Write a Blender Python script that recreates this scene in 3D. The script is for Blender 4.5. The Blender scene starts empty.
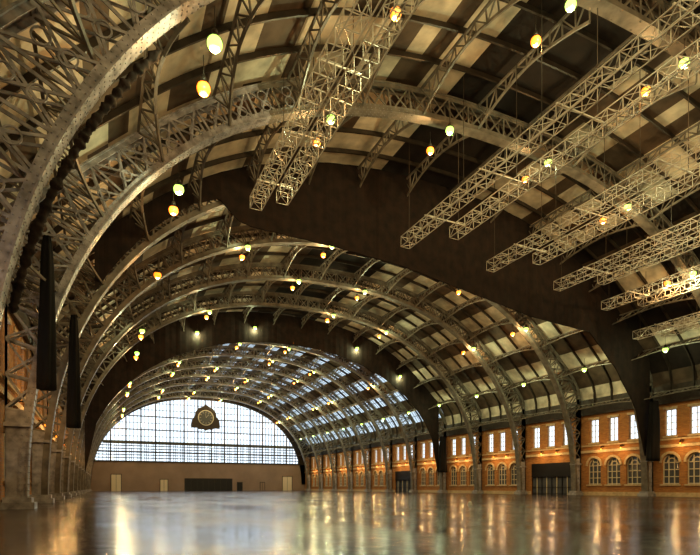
import bpy, math, random
from mathutils import Vector
random.seed(4)
D=bpy.data; C=bpy.context
# ------------------------------------------------------------ constants
XC=28.3; WALL=33.3; PITCH=10.85; Y0=-10.9; NRIB=17; YEND=168.1
A=32.0; B=28.3; NEXP=2.35
# ------------------------------------------------------------ materials
def mat(name,col,rough=0.6,metal=0.0,noise=0.0,nscale=2.0,emis=None,estr=0,bump=0.0):
    m=D.materials.new(name); m.use_nodes=True
    nt=m.node_tree; b=nt.nodes['Principled BSDF']
    b.inputs['Base Color'].default_value=(*col,1); b.inputs['Roughness'].default_value=rough
    b.inputs['Metallic'].default_value=metal
    if noise>0:
        g=nt.nodes.new('ShaderNodeNewGeometry'); n=nt.nodes.new('ShaderNodeTexNoise')
        n.inputs['Scale'].default_value=nscale; n.inputs['Detail'].default_value=5
        r=nt.nodes.new('ShaderNodeValToRGB')
        r.color_ramp.elements[0].position=.3; r.color_ramp.elements[1].position=.7
        r.color_ramp.elements[0].color=(*[c*(1-noise) for c in col],1)
        r.color_ramp.elements[1].color=(*[min(1,c*(1+noise)) for c in col],1)
        nt.links.new(g.outputs['Position'],n.inputs['Vector']); nt.links.new(n.outputs['Fac'],r.inputs['Fac'])
        nt.links.new(r.outputs['Color'],b.inputs['Base Color'])
        if bump>0:
            bp=nt.nodes.new('ShaderNodeBump'); bp.inputs['Strength'].default_value=bump
            nt.links.new(n.outputs['Fac'],bp.inputs['Height']); nt.links.new(bp.outputs['Normal'],b.inputs['Normal'])
    if emis:
        b.inputs['Emission Color'].default_value=(*emis,1); b.inputs['Emission Strength'].default_value=estr
        try: m.cycles.emission_sampling='NONE'
        except Exception: pass
    return m
M={}
M['steel']=mat('painted_steel',(.18,.16,.135),.45,0,.35,1.5)
M['steel_l']=mat('pale_painted_steel',(.33,.32,.34),.4,0,.4,2.5)
M['steel_d']=mat('dark_steel',(.040,.030,.022),.5,0,.3,2)
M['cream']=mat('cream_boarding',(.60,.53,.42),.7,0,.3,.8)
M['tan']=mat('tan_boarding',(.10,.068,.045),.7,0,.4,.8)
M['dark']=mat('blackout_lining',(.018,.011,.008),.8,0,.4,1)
M['drape']=mat('black_drape',(.018,.009,.0055),.9,0,.5,1.2,bump=.2)
M['tiedrape']=mat('black_velvet',(.004,.003,.003),.95)
M['alu']=mat('aluminium_truss',(.66,.62,.55),.4,.3)
M['stone']=mat('cream_stone',(.55,.42,.26),.7,0,.2,3)
M['frame']=mat('window_frame_paint',(.62,.55,.42),.5)
M['gframe']=mat('gable_frame_paint',(.10,.095,.095),.5)
M['black']=mat('black_paint',(.010,.008,.008),.4)
M['endwall']=mat('end_wall_paint',(.32,.225,.17),.7,0,.12,.3)
M['door']=mat('door_paint',(.75,.64,.48),.5)
M['clock']=mat('clock_iron',(.03,.016,.008),.5)
M['dial']=mat('clock_dial',(.08,.08,.08),.5)
M['white']=mat('white_plastic',(.85,.85,.8),.4)
M['lg']=mat('halide_globe',(.8,1,.5),.3,emis=(.55,1.0,.16),estr=1.7)
M['lo']=mat('sodium_globe',(1,.5,.15),.3,emis=(1,.22,.012),estr=1.9)
M['dglass']=mat('dark_glazing',(.10,.11,.13),.08)
def glass(name,col):
    m=D.materials.new(name); m.use_nodes=True; nt=m.node_tree; nt.nodes.clear()
    o=nt.nodes.new('ShaderNodeOutputMaterial'); mx=nt.nodes.new('ShaderNodeMixShader')
    t=nt.nodes.new('ShaderNodeBsdfTransparent'); g=nt.nodes.new('ShaderNodeBsdfGlossy')
    t.inputs['Color'].default_value=(*col,1); g.inputs['Roughness'].default_value=.05
    mx.inputs[0].default_value=.06
    nt.links.new(t.outputs[0],mx.inputs[1]); nt.links.new(g.outputs[0],mx.inputs[2]); nt.links.new(mx.outputs[0],o.inputs[0])
    return m
M['glass']=glass('clear_glazing',(.93,.96,1)); M['skyglass']=glass('dimmed_roof_glazing',(.48,.52,.55))  # roof glass tint darkened to cut the cool daylight spilling in
def brick():
    m=D.materials.new('brickwork'); m.use_nodes=True; nt=m.node_tree; b=nt.nodes['Principled BSDF']
    g=nt.nodes.new('ShaderNodeNewGeometry'); s=nt.nodes.new('ShaderNodeSeparateXYZ'); c=nt.nodes.new('ShaderNodeCombineXYZ')
    ad=nt.nodes.new('ShaderNodeMath'); ad.operation='ADD'
    nt.links.new(g.outputs['Position'],s.inputs[0]); nt.links.new(s.outputs['X'],ad.inputs[0]); nt.links.new(s.outputs['Y'],ad.inputs[1])
    nt.links.new(ad.outputs[0],c.inputs['X']); nt.links.new(s.outputs['Z'],c.inputs['Y'])
    t=nt.nodes.new('ShaderNodeTexBrick'); t.inputs['Scale'].default_value=1.0
    t.inputs['Brick Width'].default_value=.46; t.inputs['Row Height'].default_value=.15; t.inputs['Mortar Size'].default_value=.015
    t.inputs['Color1'].default_value=(.50,.23,.070,1); t.inputs['Color2'].default_value=(.34,.145,.045,1); t.inputs['Mortar'].default_value=(.30,.20,.11,1)
    nt.links.new(c.outputs[0],t.inputs['Vector']); nt.links.new(t.outputs['Color'],b.inputs['Base Color'])
    b.inputs['Roughness'].default_value=.8
    return m
M['brick']=brick()
def floor_mat():
    m=D.materials.new('polished_floor'); m.use_nodes=True; nt=m.node_tree; b=nt.nodes['Principled BSDF']
    g=nt.nodes.new('ShaderNodeNewGeometry')
    br=nt.nodes.new('ShaderNodeTexBrick'); br.offset=0; br.inputs['Scale'].default_value=1
    br.inputs['Brick Width'].default_value=1.2; br.inputs['Row Height'].default_value=1.2; br.inputs['Mortar Size'].default_value=.025
    br.inputs['Color1'].default_value=(.085,.066,.068,1); br.inputs['Color2'].default_value=(.066,.052,.054,1); br.inputs['Mortar'].default_value=(.02,.014,.012,1)
    n=nt.nodes.new('ShaderNodeTexNoise'); n.inputs['Scale'].default_value=.35; n.inputs['Detail'].default_value=6
    mp=nt.nodes.new('ShaderNodeMapping'); mp.inputs['Scale'].default_value=(1,.35,1)
    nt.links.new(g.outputs['Position'],mp.inputs[0]); nt.links.new(mp.outputs[0],n.inputs['Vector'])
    nt.links.new(g.outputs['Position'],br.inputs['Vector'])
    r=nt.nodes.new('ShaderNodeMapRange'); r.inputs['From Min'].default_value=.3; r.inputs['From Max'].default_value=.7
    r.inputs['To Min'].default_value=.10; r.inputs['To Max'].default_value=.26
    nt.links.new(n.outputs['Fac'],r.inputs['Value']); nt.links.new(r.outputs[0],b.inputs['Roughness'])
    mx=nt.nodes.new('ShaderNodeMixRGB'); mx.blend_type='MULTIPLY'; mx.inputs[0].default_value=.6
    nt.links.new(br.outputs['Color'],mx.inputs[1]); nt.links.new(n.outputs['Fac'],mx.inputs[2]); 
    nt.links.new(mx.outputs[0],b.inputs['Base Color'])
    n2=nt.nodes.new('ShaderNodeTexNoise'); n2.inputs['Scale'].default_value=2.2; n2.inputs['Detail'].default_value=4
    nt.links.new(g.outputs['Position'],n2.inputs['Vector'])
    ad=nt.nodes.new('ShaderNodeMath'); ad.operation='MULTIPLY_ADD'; ad.inputs[1].default_value=-.35
    nt.links.new(br.outputs['Fac'],ad.inputs[0]); nt.links.new(n2.outputs['Fac'],ad.inputs[2])
    bp=nt.nodes.new('ShaderNodeBump'); bp.inputs['Strength'].default_value=.25; bp.inputs['Distance'].default_value=.05
    nt.links.new(ad.outputs[0],bp.inputs['Height']); nt.links.new(bp.outputs['Normal'],b.inputs['Normal'])
    b.inputs['Specular IOR Level'].default_value=.38
    return m
M['floor']=floor_mat()
# ------------------------------------------------------------ mesh builder
class MB:
    def __init__(s): s.v=[]; s.f=[]; s.m=[]; s.mats=[]
    def mi(s,k):
        if k not in s.mats: s.mats.append(k)
        return s.mats.index(k)
    def face(s,pts,k):
        n=len(s.v); s.v+= [tuple(p) for p in pts]; s.f.append(tuple(range(n,n+len(pts)))); s.m.append(s.mi(k))
    def hexa(s,c,k):
        n=len(s.v); s.v+=[tuple(p) for p in c]; i=s.mi(k)
        for f in ((0,1,2,3),(7,6,5,4),(0,4,5,1),(1,5,6,2),(2,6,7,3),(3,7,4,0)):
            s.f.append(tuple(n+a for a in f)); s.m.append(i)
    def box(s,x0,x1,y0,y1,z0,z1,k):
        s.hexa([(x0,y0,z0),(x1,y0,z0),(x1,y1,z0),(x0,y1,z0),(x0,y0,z1),(x1,y0,z1),(x1,y1,z1),(x0,y1,z1)],k)
    def beam(s,p,q,w,h,k,up=(0,1,0)):
        p=Vector(p);q=Vector(q); d=(q-p)
        if d.length<1e-6: return
        d.normalize(); u=Vector(up)
        if abs(d.dot(u))>.98: u=Vector((1,0,0)) if abs(d.x)<.9 else Vector((0,0,1))
        a=d.cross(u).normalized(); b=a.cross(d).normalized()
        a=a*(h/2); b=b*(w/2)
        s.hexa([p-a-b,p+a-b,p+a+b,p-a+b,q-a-b,q+a-b,q+a+b,q-a+b],k)
    def cyl(s,c0,c1,r0,r1,k,n=12,caps=True):
        c0=Vector(c0);c1=Vector(c1);d=(c1-c0).normalized()
        u=Vector((1,0,0)) if abs(d.x)<.9 else Vector((0,1,0)); a=d.cross(u).normalized(); b=d.cross(a)
        n0=len(s.v); i=s.mi(k)
        for c,r in((c0,r0),(c1,r1)):
            for j in range(n):
                t=2*math.pi*j/n; s.v.append(tuple(c+a*(r*math.cos(t))+b*(r*math.sin(t))))
        for j in range(n):
            s.f.append((n0+j,n0+(j+1)%n,n0+n+(j+1)%n,n0+n+j)); s.m.append(i)
        if caps:
            s.f.append(tuple(n0+j for j in range(n-1,-1,-1))); s.m.append(i)
            s.f.append(tuple(n0+n+j for j in range(n))); s.m.append(i)
    def sphere(s,c,r,k,nu=12,nv=8,sz=1):
        n0=len(s.v); i=s.mi(k)
        for a in range(nv+1):
            ph=math.pi*a/nv
            for b in range(nu):
                t=2*math.pi*b/nu
                s.v.append((c[0]+r*math.sin(ph)*math.cos(t),c[1]+r*math.sin(ph)*math.sin(t),c[2]+sz*r*math.cos(ph)))
        for a in range(nv):
            for b in range(nu):
                s.f.append((n0+a*nu+b,n0+(a+1)*nu+b,n0+(a+1)*nu+(b+1)%nu,n0+a*nu+(b+1)%nu)); s.m.append(i)
    def ring(s,c,r,tk,ax,k,n=20):
        u,v=Vector(ax[0]),Vector(ax[1]); c=Vector(c)
        pts=[c+u*(r*math.cos(2*math.pi*j/n))+v*(r*math.sin(2*math.pi*j/n)) for j in range(n)]
        for j in range(n): s.beam(pts[j],pts[(j+1)%n],tk,tk,k,up=u.cross(v))
    def mesh(s,name,smooth=False):
        me=D.meshes.new(name); me.from_pydata(s.v,[],s.f)
        for k in s.mats: me.materials.append(M[k])
        me.polygons.foreach_set('material_index',s.m)
        if smooth: me.polygons.foreach_set('use_smooth',[True]*len(s.f))
        me.update(); return me
    def obj(s,name,loc=(0,0,0),parent=None,smooth=False):
        return place(s.mesh(name,smooth),name,loc,parent)
def place(me,name,loc=(0,0,0),parent=None,scale=(1,1,1),rot=(0,0,0)):
    o=D.objects.new(name,me); C.scene.collection.objects.link(o); o.location=loc; o.scale=scale; o.rotation_euler=rot
    if parent: o.parent=parent
    return o
# ------------------------------------------------------------ arch profile
dense=[]
ND=6000
for i in range(ND+1):
    t=math.pi*i/ND; c,s_=math.cos(t),math.sin(t)
    dense.append((-math.copysign(abs(c)**(2/NEXP),c)*A, B*max(0,s_)**(2/NEXP)))
cum=[0]
for i in range(ND): cum.append(cum[-1]+math.hypot(dense[i+1][0]-dense[i][0],dense[i+1][1]-dense[i][1]))
TOT=cum[-1]
import bisect
def P(t):
    L=max(0,min(1,t))*TOT; i=min(ND-1,max(0,bisect.bisect_right(cum,L)-1))
    f=(L-cum[i])/max(1e-9,cum[i+1]-cum[i])
    return (dense[i][0]+f*(dense[i+1][0]-dense[i][0]),dense[i][1]+f*(dense[i+1][1]-dense[i][1]))
def Nn(t):
    a=P(t-.004);b=P(t+.004); dx,dz=b[0]-a[0],b[1]-a[1]; l=math.hypot(dx,dz); return (-dz/l,dx/l)
def dep(z): return 2.0+1.6*math.exp(-((z-13)/4.5)**2)
def off(t,k,extra=0,clip=33.0):
    p=P(t);n=Nn(t);d=dep(p[1])*k+extra
    return (max(-clip,min(clip,p[0]+n[0]*d)),p[1]+n[1]*d if p[1]>.3 else p[1])
def zin(o):
    return B*max(0,1-(abs(o)/A)**NEXP)**(1/NEXP)
# ------------------------------------------------------------ arch rib
def make_rib(rivets=False):
    m=MB(); N=58; sub=2
    col='steel_l' if rivets else 'steel'
    K=N*sub
    I=[P(i/K) for i in range(K+1)]; O=[off(i/K,1) for i in range(K+1)]
    def sweep(pa,pb,y0,y1,k):
        for i in range(K):
            kk=k
            if rivets and i>K*.30: kk='steel'
            m.hexa([(pa[i][0],y0,pa[i][1]),(pb[i][0],y0,pb[i][1]),(pb[i][0],y1,pb[i][1]),(pa[i][0],y1,pa[i][1]),
                    (pa[i+1][0],y0,pa[i+1][1]),(pb[i+1][0],y0,pb[i+1][1]),(pb[i+1][0],y1,pb[i+1][1]),(pa[i+1][0],y1,pa[i+1][1])],kk)
    offc=lambda d:[(P(i/K)[0]+Nn(i/K)[0]*d,max(0,P(i/K)[1]+Nn(i/K)[1]*d)) for i in range(K+1)]
    sweep(I,offc(.07),-.42,.42,col)
    sweep(offc(.07),offc(.42),-.34,-.28,col); sweep(offc(.07),offc(.42),.28,.34,col)
    Oi=[off(i/K,1,-.10) for i in range(K+1)]
    sweep(Oi,O,-.42,.42,col)
    Oj=[off(i/K,1,-.35) for i in range(K+1)]
    sweep(Oj,Oi,-.34,-.28,col); sweep(Oj,Oi,.28,.34,col)
    for i in range(N):
        kk=col if i<N*.3 else 'steel'
        t0,t1=i/N,(i+1)/N
        a=P(t0);b=P(t1);c=off(t0,1,-.1);d=off(t1,1,-.1)
        for y in(-.3,.3):
            if min(a[1],b[1])<4.2:
                m.face([(a[0],y,a[1]),(b[0],y,b[1]),(d[0],y,d[1]),(c[0],y,c[1])],'steel_l'); continue
            m.beam((a[0],y,a[1]),(c[0],y,c[1]),.05,.13,kk)
            m.beam((a[0],y,a[1]),(d[0],y,d[1]),.05,.11,kk)
            m.beam((b[0],y,b[1]),(c[0],y,c[1]),.05,.11,kk)
        m.beam((c[0],-.3,c[1]),(c[0],.3,c[1]),.06,.06,kk)
    for s in(-1,1):
        m.box(s*32.45-.8,s*32.45+.8,-.7,.7,0,.35,'steel_l'); m.box(s*32.45-.65,s*32.45+.65,-.55,.55,.35,.6,'steel_l')
        m.box(s*32.45-.62,s*32.45+.62,-.5,.5,4.3,4.5,'steel_l')
    if rivets:
        L=TOT*.42; st=.32; q=st
        while q<L:
            t=q/TOT;p=P(t);n=Nn(t)
            for y in(-.37,-.12,.12,.37):
                m.sphere((p[0],y,p[1]),.035,col,6,4)
            for dd in(.14,.34):
                x=p[0]+n[0]*dd; z=p[1]+n[1]*dd
                if z>.1: m.sphere((x,-.35,z),.035,col,6,4)
            q+=st
        for i in range(6,20):
            t=(i+.5)/N; r=.30
            for kk in(.35,.65):
                c=off(t,kk)
                m.ring((c[0],-.33,c[1]),r,.06,((1,0,0),(0,0,1)),col,14)
    return m.mesh('arch_rib')
rib=make_rib(); ribr=make_rib(True)
RY=[Y0+PITCH*k for k in range(NRIB)]
for k,y in enumerate(RY):
    place(ribr if k in(2,3,4) else rib,'arch_rib',(XC,y-(.75 if k==3 else 0),0))
# ------------------------------------------------------------ bay framework
T_LO=None
for i in range(500):
    if off(i/1000,1)[1]>12.6: T_LO=i/1000; break
NP=15
def make_bay():
    m=MB(); h=PITCH/2
    ts=[T_LO+(1-2*T_LO)*j/(NP) for j in range(NP+1)]
    for t in ts:
        nb=10; pt=[];pb=[]
        for i in range(nb+1):
            y=-h+.35+(PITCH-.7)*i/nb; w=abs(y)/h
            kb=.62-.57*w**1.8 
            a=off(t,1,-.05); b=off(t,kb)
            pt.append(Vector((a[0],y,a[1]))); pb.append(Vector((b[0],y,b[1])))
        for i in range(nb):
            m.beam(pt[i],pt[i+1],.14,.14,'steel'); m.beam(pb[i],pb[i+1],.16,.12,'steel')
            if i%2==0: m.beam(pt[i],pb[i+1],.08,.08,'steel')
            else: m.beam(pb[i],pt[i+1],.08,.08,'steel')
            m.beam(pt[i],pb[i],.08,.08,'steel')
    NS=60
    for f in(-.25,0,.25):
        y=f*PITCH
        for i in range(NS):
            t0=T_LO+(1-2*T_LO)*i/NS; t1=T_LO+(1-2*T_LO)*(i+1)/NS
            a=off(t0,1,.15);b=off(t1,1,.15)
            m.beam((a[0],y,a[1]),(b[0],y,b[1]),.14,.32,'steel_d')
    return m.mesh('roof_bay_framework')
bay=make_bay()
for k in range(NRIB-1):
    place(bay,'roof_bay_framework',(XC,(RY[k]+RY[k+1])/2,0))
place(bay,'roof_bay_framework',(XC,(RY[-1]+YEND)/2,0),scale=(1,(YEND-RY[-1])/PITCH,1))
# ------------------------------------------------------------ roof skin
m=MB(); g=MB(); NR=NP*2; YS=RY+[YEND]
for k in range(len(YS)-1):
    ya,yb=YS[k],YS[k+1]; q=(yb-ya)/4
    for j in range(NR):
        t0=T_LO-.004+(1-2*T_LO+.008)*j/NR; t1=T_LO-.004+(1-2*T_LO+.008)*(j+1)/NR
        tm=(t0+t1)/2; xo=P(tm)[0]
        far=ya>80; 
        sky= far and -9<xo<29 and j%2==0
        for s in range(2):
            ta=t0+(t1-t0)*s/2; tb=t0+(t1-t0)*(s+1)/2
            a=off(ta,1,.35,33.5);b=off(tb,1,.35,33.5)
            if sky:
                g.face([(a[0],ya,a[1]),(b[0],ya,b[1]),(b[0],yb,b[1]),(a[0],yb,a[1])],'skyglass')
                g.beam((a[0],ya,a[1]),(a[0],yb,a[1]),.1,.1,'steel_d')
                continue
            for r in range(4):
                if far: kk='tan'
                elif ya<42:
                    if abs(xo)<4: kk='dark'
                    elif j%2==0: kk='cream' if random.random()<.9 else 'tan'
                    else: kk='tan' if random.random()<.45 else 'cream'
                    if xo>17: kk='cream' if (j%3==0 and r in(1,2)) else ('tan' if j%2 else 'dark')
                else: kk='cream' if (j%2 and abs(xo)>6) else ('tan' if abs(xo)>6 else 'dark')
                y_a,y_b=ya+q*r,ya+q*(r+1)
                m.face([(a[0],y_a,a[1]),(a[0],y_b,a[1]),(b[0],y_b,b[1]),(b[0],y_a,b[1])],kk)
        if sky:
            for r in range(13):
                y=ya+(yb-ya)*r/12
                a=off(t0,1,.33,33.5);b=off(t1,1,.33,33.5)
                g.beam((a[0],y,a[1]),(b[0],y,b[1]),.05,.08,'steel_d')
m.obj('ceiling',(XC,0,0)); g.obj('window_skylight_1',(XC,0,0))
# ------------------------------------------------------------ floor
m=MB(); m.box(XC-WALL-.5,XC+WALL+.5,Y0-2,YEND+.5,-.3,0,'floor'); m.obj('floor')
# ------------------------------------------------------------ side walls
H=PITCH/2
def side(sgn,name):
    X=XC+sgn*WALL; w=MB(); tr=MB(); TH=.5*sgn; pi=-sgn
    def rect(u0,u1,z0,z1,yc): w.face([(X,yc+u0,z0),(X,yc+u1,z0),(X,yc+u1,z1),(X,yc+u0,z1)],'brick')
    doors=(6,10)
    uw=.7; lw=1.05
    def arched(mb):
        for c in(-3,0,3):
            x=TH*.6
            mb.face([(x,c-lw,1.5),(x,c+lw,1.5),(x,c+lw,4.1)]+[(x,c+lw*math.cos(a*math.pi/12),4.1+lw*math.sin(a*math.pi/12)) for a in range(1,12)]+[(x,c-lw,4.1)],'dglass')
            x2=x-TH*.1
            for u in(-lw+.06,-lw/3,lw/3,lw-.06): mb.beam((x2,c+u,1.5),(x2,c+u,4.1+math.sqrt(max(0,lw*lw-u*u))*.97),.12,.10,'frame',up=(1,0,0))
            for z in(1.58,2.4,3.25,4.1): mb.beam((x2,c-lw,z),(x2,c+lw,z),.1,.10,'frame',up=(1,0,0))
            for r in(lw-.06,lw*.5):
                for a in range(12):
                    p=[(x2,c+r*math.cos(b*math.pi/12),4.1+r*math.sin(b*math.pi/12)) for b in(a,a+1)]
                    mb.beam(p[0],p[1],.1,.12,'frame',up=(1,0,0))
            for a in range(12):
                p=[(-sgn*.06,c+(lw+.16)*math.cos(b*math.pi/12),4.1+(lw+.16)*math.sin(b*math.pi/12)) for b in(a,a+1)]
                mb.beam(p[0],p[1],.14,.30,'stone',up=(1,0,0))
            mb.box(min(0,-sgn*.15),max(0,-sgn*.15),c-lw-.2,c+lw+.2,1.3,1.5,'stone')
    def upper(mb):
        for c in(-3,0,3):
            x=TH*.5
            mb.face([(x,c-uw,7.3),(x,c+uw,7.3),(x,c+uw,10.5),(x,c-uw,10.5)],'glass')
            for u in(-uw+.05,0,uw-.05): mb.beam((x,c+u,7.3),(x,c+u,10.5),.1,.08,'frame',up=(1,0,0))
            for z in(7.36,8.1,8.9,9.7,10.45): mb.beam((x,c-uw,z),(x,c+uw,z),.08,.07,'frame',up=(1,0,0))
            mb.box(min(0,-sgn*.12),max(0,-sgn*.12),c-uw-.2,c+uw+.2,7.08,7.3,'stone')
            mb.box(min(0,-sgn*.1),max(0,-sgn*.1),c-uw-.2,c+uw+.2,10.5,10.8,'stone')
    def doorway(mb):
        mb.box(min(0,TH),max(0,TH),-4,4,2.7,4.8,'black')
        x=TH*.5
        mb.face([(x,-4,0),(x,4,0),(x,4,2.7),(x,-4,2.7)],'dglass')
        for i in range(9): mb.beam((x-sgn*.05,-4+i,0),(x-sgn*.05,-4+i,2.7),.12,.1,'frame' if i%2 else 'black',up=(1,0,0))
        for z in(.15,1.1,2.6): mb.beam((x-sgn*.05,-4,z),(x-sgn*.05,4,z),.12,.08,'black',up=(1,0,0))
    mw=MB(); arched(mw); upper(mw); mw=mw.mesh('window'); md=MB(); upper(md); md=md.mesh('window'); mdo=MB(); doorway(mdo); mdo=mdo.mesh('door')
    for k in range(NRIB):
        yc=RY[k]+H
        last=(k==NRIB-1)
        if last:
            w.face([(X,RY[k],0),(X,YEND,0),(X,YEND,13.4),(X,RY[k],13.4)],'brick'); continue
        door=k in doors
        rect(-H,H,5.4,7.3,yc); rect(-H,H,10.5,13.4,yc)
        ed=[-H]
        for c in(-3,0,3): ed+=[c-uw,c+uw]
        ed.append(H)
        for i in range(0,len(ed),2): rect(ed[i],ed[i+1],7.3,10.5,yc)
        for c in(-3,0,3):
            for u in(c-uw,c+uw): w.face([(X,yc+u,7.3),(X+TH,yc+u,7.3),(X+TH,yc+u,10.5),(X,yc+u,10.5)],'brick')
            for z in(7.3,10.5): w.face([(X,yc+c-uw,z),(X+TH,yc+c-uw,z),(X+TH,yc+c+uw,z),(X,yc+c+uw,z)],'stone')
        if not door:
            rect(-H,H,0,1.5,yc)
            ed=[-H]
            for c in(-3,0,3): ed+=[c-lw,c+lw]
            ed.append(H)
            for i in range(0,len(ed),2): rect(ed[i],ed[i+1],1.5,5.4,yc)
            for c in(-3,0,3):
                n=12
                for a in range(n):
                    q=[(c-lw*math.cos(b*math.pi/n),4.1+lw*math.sin(b*math.pi/n)) for b in(a,a+1)]
                    w.face([(X,yc+q[0][0],q[0][1]),(X,yc+q[1][0],q[1][1]),(X,yc+q[1][0],5.4),(X,yc+q[0][0],5.4)],'brick')
                    w.face([(X,yc+q[0][0],q[0][1]),(X,yc+q[1][0],q[1][1]),(X+TH,yc+q[1][0],q[1][1]),(X+TH,yc+q[0][0],q[0][1])],'brick')
                for u in(c-lw,c+lw): w.face([(X,yc+u,1.5),(X+TH,yc+u,1.5),(X+TH,yc+u,4.1),(X,yc+u,4.1)],'brick')
        else:
            rect(-H,-4,0,5.4,yc); rect(4,H,0,5.4,yc); rect(-4,4,4.8,5.4,yc)
            for u in(-4,4): w.face([(X,yc+u,0),(X+TH,yc+u,0),(X+TH,yc+u,4.8),(X,yc+u,4.8)],'brick')
        nm=len([o for o in D.objects if o.name.startswith('window_')])
        place(md if door else mw,'window_%d'%(nm+1),(X,yc,0))
        if door: place(mdo,'door_%d'%(len([o for o in D.objects if o.name.startswith('door_')])+1),(X,yc,0))
    def band(d,z0,z1,k): tr.box(min(X,X+pi*d),max(X,X+pi*d),Y0,YEND,z0,z1,k)
    band(.28,5.9,6.25,'stone'); band(.18,6.8,7.0,'stone')
    band(.28,11.2,11.6,'steel_d'); band(.29,11.6,12.3,'steel_d'); band(.25,12.3,13.4,'steel_d')
    w.obj(name); tr.obj('trim_'+('1' if sgn>0 else '2'))
    b=MB()
    for k in range(NRIB):
        ya=RY[k]; yb=RY[k+1] if k<NRIB-1 else YEND
        if k in doors: 
            b.box(min(X,X+pi*.12),max(X,X+pi*.12),ya,ya+H-4,0,.5,'stone'); b.box(min(X,X+pi*.12),max(X,X+pi*.12),yb-H+4,yb,0,.5,'stone')
        else: b.box(min(X,X+pi*.12),max(X,X+pi*.12),ya,yb,0,.5,'stone')
    b.obj('baseboard_'+name[5:])
side(1,'wall_right'); side(-1,'wall_left')
# ------------------------------------------------------------ gable end
m=MB(); Y=YEND
SILL=8.9
m.box(XC-33.5,XC+33.5,Y,Y+.4,0,SILL,'endwall')
m.box(XC-33.5,XC+33.5,Y-.25,Y,SILL-.35,SILL+.05,'steel_d')
n=120
for i in range(n):
    t0=.02+.96*i/n;t1=.02+.96*(i+1)/n
    a=P(t0);b=P(t1);c=off(t0,1,1,34.5);d=off(t1,1,1,34.5)
    m.hexa([(XC+a[0],Y,a[1]),(XC+b[0],Y,b[1]),(XC+d[0],Y,d[1]),(XC+c[0],Y,c[1]),(XC+a[0],Y+.3,a[1]),(XC+b[0],Y+.3,b[1]),(XC+d[0],Y+.3,d[1]),(XC+c[0],Y+.3,c[1])],'steel_d')
m.obj('wall_end')
m=MB()
pts=[P(.02+.96*i/n) for i in range(n+1)]; pts=[p for p in pts if p[1]>SILL]
m.face([(XC+p[0],Y+.2,p[1]) for p in pts],'glass')
o=-31.0; i=0
while o<31.5:
    zt=zin(o)
    if zt>SILL+.3:
        w=.38 if i%4==0 else .14
        m.beam((XC+o,Y,SILL),(XC+o,Y,zt),w,.25,'gframe',up=(1,0,0))
        if zt>14.3 and i%2: m.beam((XC+o+.5,Y,SILL),(XC+o+.5,Y,14.3),.16,.25,'gframe',up=(1,0,0))
    o+=1.03; i+=1
for z,w in((9.8,.25),(10.7,.25),(11.6,.45),(12.5,.25),(13.4,.25),(14.4,.9),(16.3,.14),(18.3,.32),(20.3,.14),(22.3,.32),(24.3,.14),(26.3,.14)):
    ox=A*max(0,1-(z/B)**NEXP)**(1/NEXP)
    m.beam((XC-ox,Y,z),(XC+ox,Y,z),w,.25,'gframe',up=(0,0,1))
m.obj('window_gable')
def dr(name,x0,x1,z1,k,div=2):
    b=MB(); b.box(x0,x1,-.08,0,0,z1,k)
    b.box(x0-.15,x0,-.14,0,0,z1+.15,'steel_d'); b.box(x1,x1+.15,-.14,0,0,z1+.15,'steel_d'); b.box(x0-.15,x1+.15,-.14,0,z1,z1+.15,'steel_d')
    for i in range(1,div): xx=x0+(x1-x0)*i/div; b.box(xx-.04,xx+.04,-.12,-.08,0,z1,'steel_d')
    b.obj(name,(0,YEND,0))
dr('door_10',1.6,4.2,4.8,'door'); dr('door_11',15.1,17.2,3.4,'door'); dr('door_12',22.3,36.7,3.7,'black',8); dr('door_13',38.5,40,2.6,'black'); dr('door_14',53.6,56.8,4.6,'door',2)
dr('door_15',46,47.4,2.6,'endwall')
YB=Y0-1.0
m=MB(); m.box(XC-33.5,XC+33.5,YB-.5,YB,0,9,'brick')
for i in range(n):
    t0=.02+.96*i/n;t1=.02+.96*(i+1)/n
    a=off(t0,1,1,34.5);b=off(t1,1,1,34.5)
    if max(a[1],b[1])<9: continue
    m.face([(XC+a[0],YB,9),(XC+b[0],YB,9),(XC+b[0],YB,max(9,b[1])),(XC+a[0],YB,max(9,a[1]))],'tan')
m.obj('wall_back')
# ------------------------------------------------------------ clock
m=MB(); cx,cy,cz=XC,YEND-1.3,22.6
def plate(pts,y0,y1,k):
    m.face([(cx+x,y0,cz+z) for x,z in pts],k); m.face([(cx+x,y1,cz+z) for x,z in pts][::-1],k)
    for i in range(len(pts)):
        (x0,z0),(x1,z1)=pts[i],pts[(i+1)%len(pts)]
        m.face([(cx+x0,y0,cz+z0),(cx+x1,y0,cz+z1),(cx+x1,y1,cz+z1),(cx+x0,y1,cz+z0)],k)
half=[(0,4.4),(.35,3.9),(1.3,3.2),(2.2,2.9),(2.7,2.2),(3.1,1.7),(3.3,.4),(4.1,-.6),(4.3,-1.9),(4.3,-3.2),(2.6,-3.2),(2.0,-3.6),(.7,-3.6),(0,-4.0)]
plate(half+[(-x,z) for x,z in half[::-1][1:-1]],cy-.3,cy,'clock')
m.cyl((cx,cy-.3,cz),(cx,cy-.5,cz),2.4,2.4,'frame',32); m.cyl((cx,cy-.5,cz),(cx,cy-.6,cz),2.15,2.15,'dial',32)
for a in range(12):
    t=a*math.pi/6; d=Vector((math.sin(t),0,math.cos(t)))
    m.beam(Vector((cx,cy-.63,cz))+d*1.5,Vector((cx,cy-.63,cz))+d*2.0,.18,.08,'frame')
m.beam((cx,cy-.66,cz),(cx+.8,cy-.66,cz+.9),.2,.06,'frame'); m.beam((cx,cy-.66,cz),(cx-.3,cy-.66,cz+1.7),.14,.06,'frame')
m.box(cx-.12,cx+.12,cy-.2,cy,cz+4.1,zin(0)+.2,'clock')
for s in(-1,1): m.box(cx+s*2-.1,cx+s*2+.1,cy-.2,cy+1.17,cz-.1,cz+.1,'clock')
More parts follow.
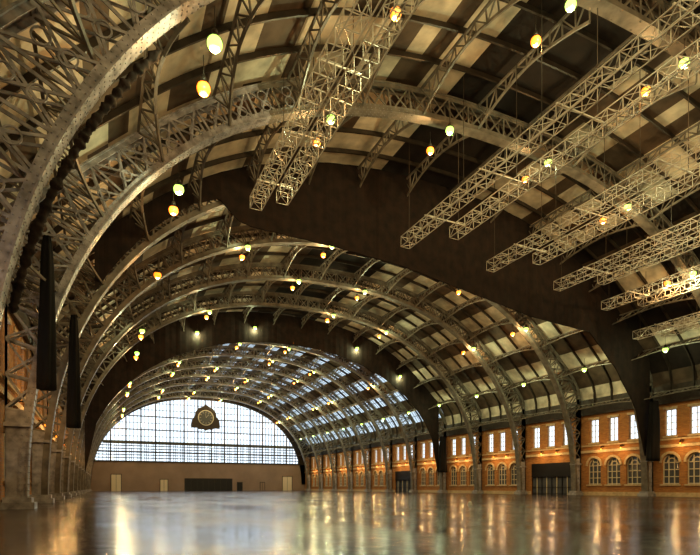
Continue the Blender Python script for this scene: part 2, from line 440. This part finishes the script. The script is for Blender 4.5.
m.obj('station_clock')
# ------------------------------------------------------------ drapes
def drop(name,y,poly):
    m=MB(); n=200
    def lo(o):
        for i in range(len(poly)-1):
            if poly[i][0]<=o<=poly[i+1][0]:
                f=(o-poly[i][0])/(poly[i+1][0]-poly[i][0]); return poly[i][1]+f*(poly[i+1][1]-poly[i][1])
        return poly[0][1]
    top=[off(i/400,1,.2,33.0) for i in range(401)]
    def up(o):
        for i in range(400):
            if top[i][0]<=o<=top[i+1][0] and top[i+1][0]>top[i][0]:
                f=(o-top[i][0])/(top[i+1][0]-top[i][0]); return top[i][1]+f*(top[i+1][1]-top[i][1])
        return 13
    rows=[]
    a,b=poly[0][0],poly[-1][0]
    for i in range(n+1):
        o=a+(b-a)*i/n; yy=y+.03*math.sin(o*2.6)+.02*math.sin(o*6.1)
        rows.append((o,yy,lo(o),up(o)))
    for i in range(n):
        p,q=rows[i],rows[i+1]
        if p[3]<=p[2]: continue
        for d in(0,.12):
            m.face([(XC+p[0],p[1]+d,p[2]),(XC+q[0],q[1]+d,q[2]),(XC+q[0],q[1]+d,q[3]),(XC+p[0],p[1]+d,p[3])],'drape')
        m.face([(XC+p[0],p[1],p[2]),(XC+q[0],q[1],q[2]),(XC+q[0],q[1]+.12,q[2]),(XC+p[0],p[1]+.12,p[2])],'drape')
    m.obj(name,smooth=True)
left=[(o,max(2,zin(o)+.9)) for o in(-29,-28,-27,-26,-25,-24,-23,-22)]
drop('blackout_curtain',RY[5]-.75,left+[(-20,24.3),(-18.5,22.9),(-17.5,22.6),(-10,22.4),(-3,21.9),(13.4,19.3),(21.7,18.8),(26,15),(29.5,10.5),(31,5),(32,4.8)])
ell=[]
for i in range(41):
    o=-31+62*i/40; ell.append((o,3+22.6*max(0,1-(abs(o)/31.0)**2.1)**(1/2.1)))
drop('blackout_curtain',RY[9]-.75,ell)
def hung(name,x,y,z0,z1,r0,r1):
    m=MB(); n=28; L=16; rng=[(z1+(z0-z1)*j/L) for j in range(L+1)]; vs=[]
    for j,z in enumerate(rng):
        f=j/L; r=r1+(r0-r1)*f**.5
        for i in range(n):
            a=2*math.pi*i/n; rr=r*(1+.18*math.sin(5*a+.6*j*.3)+.06*math.sin(9*a))
            vs.append((x+rr*math.cos(a),y+rr*math.sin(a)*.8,z))
    m.v=vs
    for j in range(L):
        for i in range(n): m.f.append((j*n+i,j*n+(i+1)%n,(j+1)*n+(i+1)%n,(j+1)*n+i)); m.m.append(m.mi('tiedrape'))
    m.f.append(tuple(range(n))); m.m.append(0); m.f.append(tuple(L*n+i for i in range(n))); m.m.append(0)
    m.obj(name,smooth=True)
hung('tied_back_curtain',-2.75,RY[4]-1.1,6.2,14.2,.42,.15)
hung('tied_back_curtain',-2.0,RY[5]-1.8,5.3,13.2,.42,.15)
hung('tied_back_curtain',XC+31.4,RY[5]-1.6,4.3,11.5,.75,.5)
hung('tied_back_curtain',XC+31.4,RY[9]-1.6,4.0,11,.8,.5)
def swag(y,t0,t1,r):
    m=MB(); L=150;n=14
    for j in range(L+1):
        t=t0+(t1-t0)*j/L; p=P(t);nn=Nn(t); h1=random.random(); h2=random.random()
        c=(p[0]-nn[0]*r*1.0,p[1]-nn[1]*r*1.0)
        rr=r*(.75+.3*math.sin(j*.83)*math.sin(j*.31+1)+.35*h1)*min(1,.3+j/6,.3+(L-j)/6)
        for i in range(n):
            a=2*math.pi*i/n; q=rr*(1+.2*math.sin(3*a+h2*4))
            m.v.append((c[0]+nn[0]*q*math.cos(a),y+q*math.sin(a),c[1]+nn[1]*q*math.cos(a)))
    for j in range(L):
        for i in range(n): m.f.append((j*n+i,j*n+(i+1)%n,(j+1)*n+(i+1)%n,(j+1)*n+i)); m.m.append(m.mi('drape'))
    m.obj('gathered_swag_curtain',(XC,0,0),smooth=True)
swag(RY[3]+.1,.075,.20,.17)
# ------------------------------------------------------------ hanging trusses
def truss_mesh(L,half,stag,zf):
    m=MB(); s=.42
    for cx,Lc in((-half,L),(half,L-stag)):
        for dx in(-s,s):
            for dz in(-s,s): m.beam((cx+dx,0,dz),(cx+dx,Lc,dz),.052,.052,'alu',up=(0,0,1))
        n=int(Lc/.95)
        for i in range(n+1):
            y=Lc*i/n
            for a,b in(((-s,-s),(s,-s)),((s,-s),(s,s)),((s,s),(-s,s)),((-s,s),(-s,-s))):
                m.beam((cx+a[0],y,a[1]),(cx+b[0],y,b[1]),.033,.033,'alu')
                if i<n:
                    y2=Lc*(i+1)/n; p,q=(a,b) if i%2 else (b,a)
                    m.beam((cx+p[0],y,p[1]),(cx+q[0],y2,q[1]),.033,.033,'alu',up=(0,0,1))
        for i in range(5):
            y=.6+(Lc-1.2)*i/4
            m.beam((cx,y,.42),(cx,y,zf(cx)),.03,.03,'steel_d')
    for i in range(5):
        y=.6+(L-stag-1.2)*i/4
        m.beam((-half-.45,y,.5),(half+.45,y,.5),.09,.09,'alu')
    return m
TR=[(10.6,37.2,21.6,25,.75,1.5),(23.9,37.5,21.4,30,1.35,3),(33.6,38.5,21.5,30,1.35,3),(42.4,39,21.3,30,1.3,3),(49.8,39.6,20.6,30,1.2,2.5),(55.0,40,18.2,26,.9,2)]
for x,ye,z,L,hf,st in TR:
    m=truss_mesh(L,hf,st,lambda cx:zin(x+cx-XC)+1.6-z)
    m.obj('lighting_truss',(x,ye-L,z))
# ------------------------------------------------------------ lamps
def lamp_mesh(k):
    m=MB()
    m.cyl((0,0,1.5),(0,0,.45),.018,.018,'steel_d',6)
    m.cyl((0,0,.60),(0,0,.36),.10,.14,'steel_d',12)
    m.cyl((0,0,.36),(0,0,.18),.14,.30,'steel_d',16,caps=False)
    m.sphere((0,0,.06),.29,k,16,10)
    return m.mesh('high_bay_lamp',True)
lm={'g':lamp_mesh('lg'),'o':lamp_mesh('lo')}
ld={}
for key,c,p in(('g',(.90,1,.58),360),('o',(1,.52,.18),380)):
    l=D.lights.new('bulb_'+key,'POINT'); l.color=c; l.energy=p; l.shadow_soft_size=.07; ld[key]=l
def lamp(x,y,z,key):
    o=place(lm[key],'high_bay_lamp',(x,y,z))
    l=D.objects.new('bulb',ld[key]); C.scene.collection.objects.link(l); l.parent=o; l.location=(0,0,-.31)
for k in range(1,NRIB):
    for i,x in enumerate((3.8,13.2,22.5,32,41.3,50.3)):
        z=zin(x-XC)-1.3-(1.1 if i==0 else 0)
        if k>=6: z+=.7
        if k>=6 and (k*2+i)%3==0: continue
        if k!=5: lamp(x,RY[k]-1.25,z,'g')
        lamp(x,RY[k]+1.25,z,'o')
for k in range(2,NRIB-1):
    lamp(56.2,RY[k]+H,16.3,'g')
def washer_mesh(sg):  # bracket fixtures added to brighten the brick walls
    m=MB(); m.box(min(0,-sg*.5),max(0,-sg*.5),-.04,.04,.25,.33,'black')
    m.cyl((-sg*.5,0,.25),(-sg*.5,0,.05),.05,.14,'black',10); m.sphere((-sg*.5,0,-.05),.10,'lo',10,8)
    return m.mesh('added_wall_washer')
wl=D.lights.new('brick_wash_fill','POINT'); wl.color=(1,.58,.22); wl.energy=75; wl.shadow_soft_size=.1  # added warm fill that washes the brickwork
for sg in(1,-1):
    me=washer_mesh(sg)
    for k in range(1,NRIB-1):
        for u in(-1.5,1.5):
            if sg<0 and u<0: continue
            o=place(me,'added_wall_washer',(XC+sg*WALL,RY[k]+H+u,6.35))
            l=D.objects.new('bulb',wl); C.scene.collection.objects.link(l); l.parent=o; l.location=(-sg*1.25,0,-.4)  # added fill source, set off from its fixture
# ------------------------------------------------------------ small floor item
m=MB(); m.cyl((21,27,0),(21,27,.05),.16,.16,'white',16); m.sphere((21,27,.14),.12,'white',14,8); m.obj('white_floor_beacon',smooth=True)
# ------------------------------------------------------------ world, camera
w=D.worlds.new('overcast_sky'); C.scene.world=w; w.use_nodes=True
bg=w.node_tree.nodes['Background']; bg.inputs[0].default_value=(.80,.91,1,1); bg.inputs[1].default_value=1.5
cam=D.cameras.new('camera'); co=D.objects.new('camera',cam); C.scene.collection.objects.link(co)
co.location=(0,0,1.15); co.rotation_euler=(math.radians(90),0,math.radians(-25))
cam.sensor_width=36; cam.lens=27; cam.shift_y=.2993; cam.clip_end=2000
C.scene.camera=co
vs=C.scene.view_settings
vs.view_transform='Standard'
try: vs.look='Medium High Contrast'
except Exception as e: print('look',e)
vs.exposure=.2
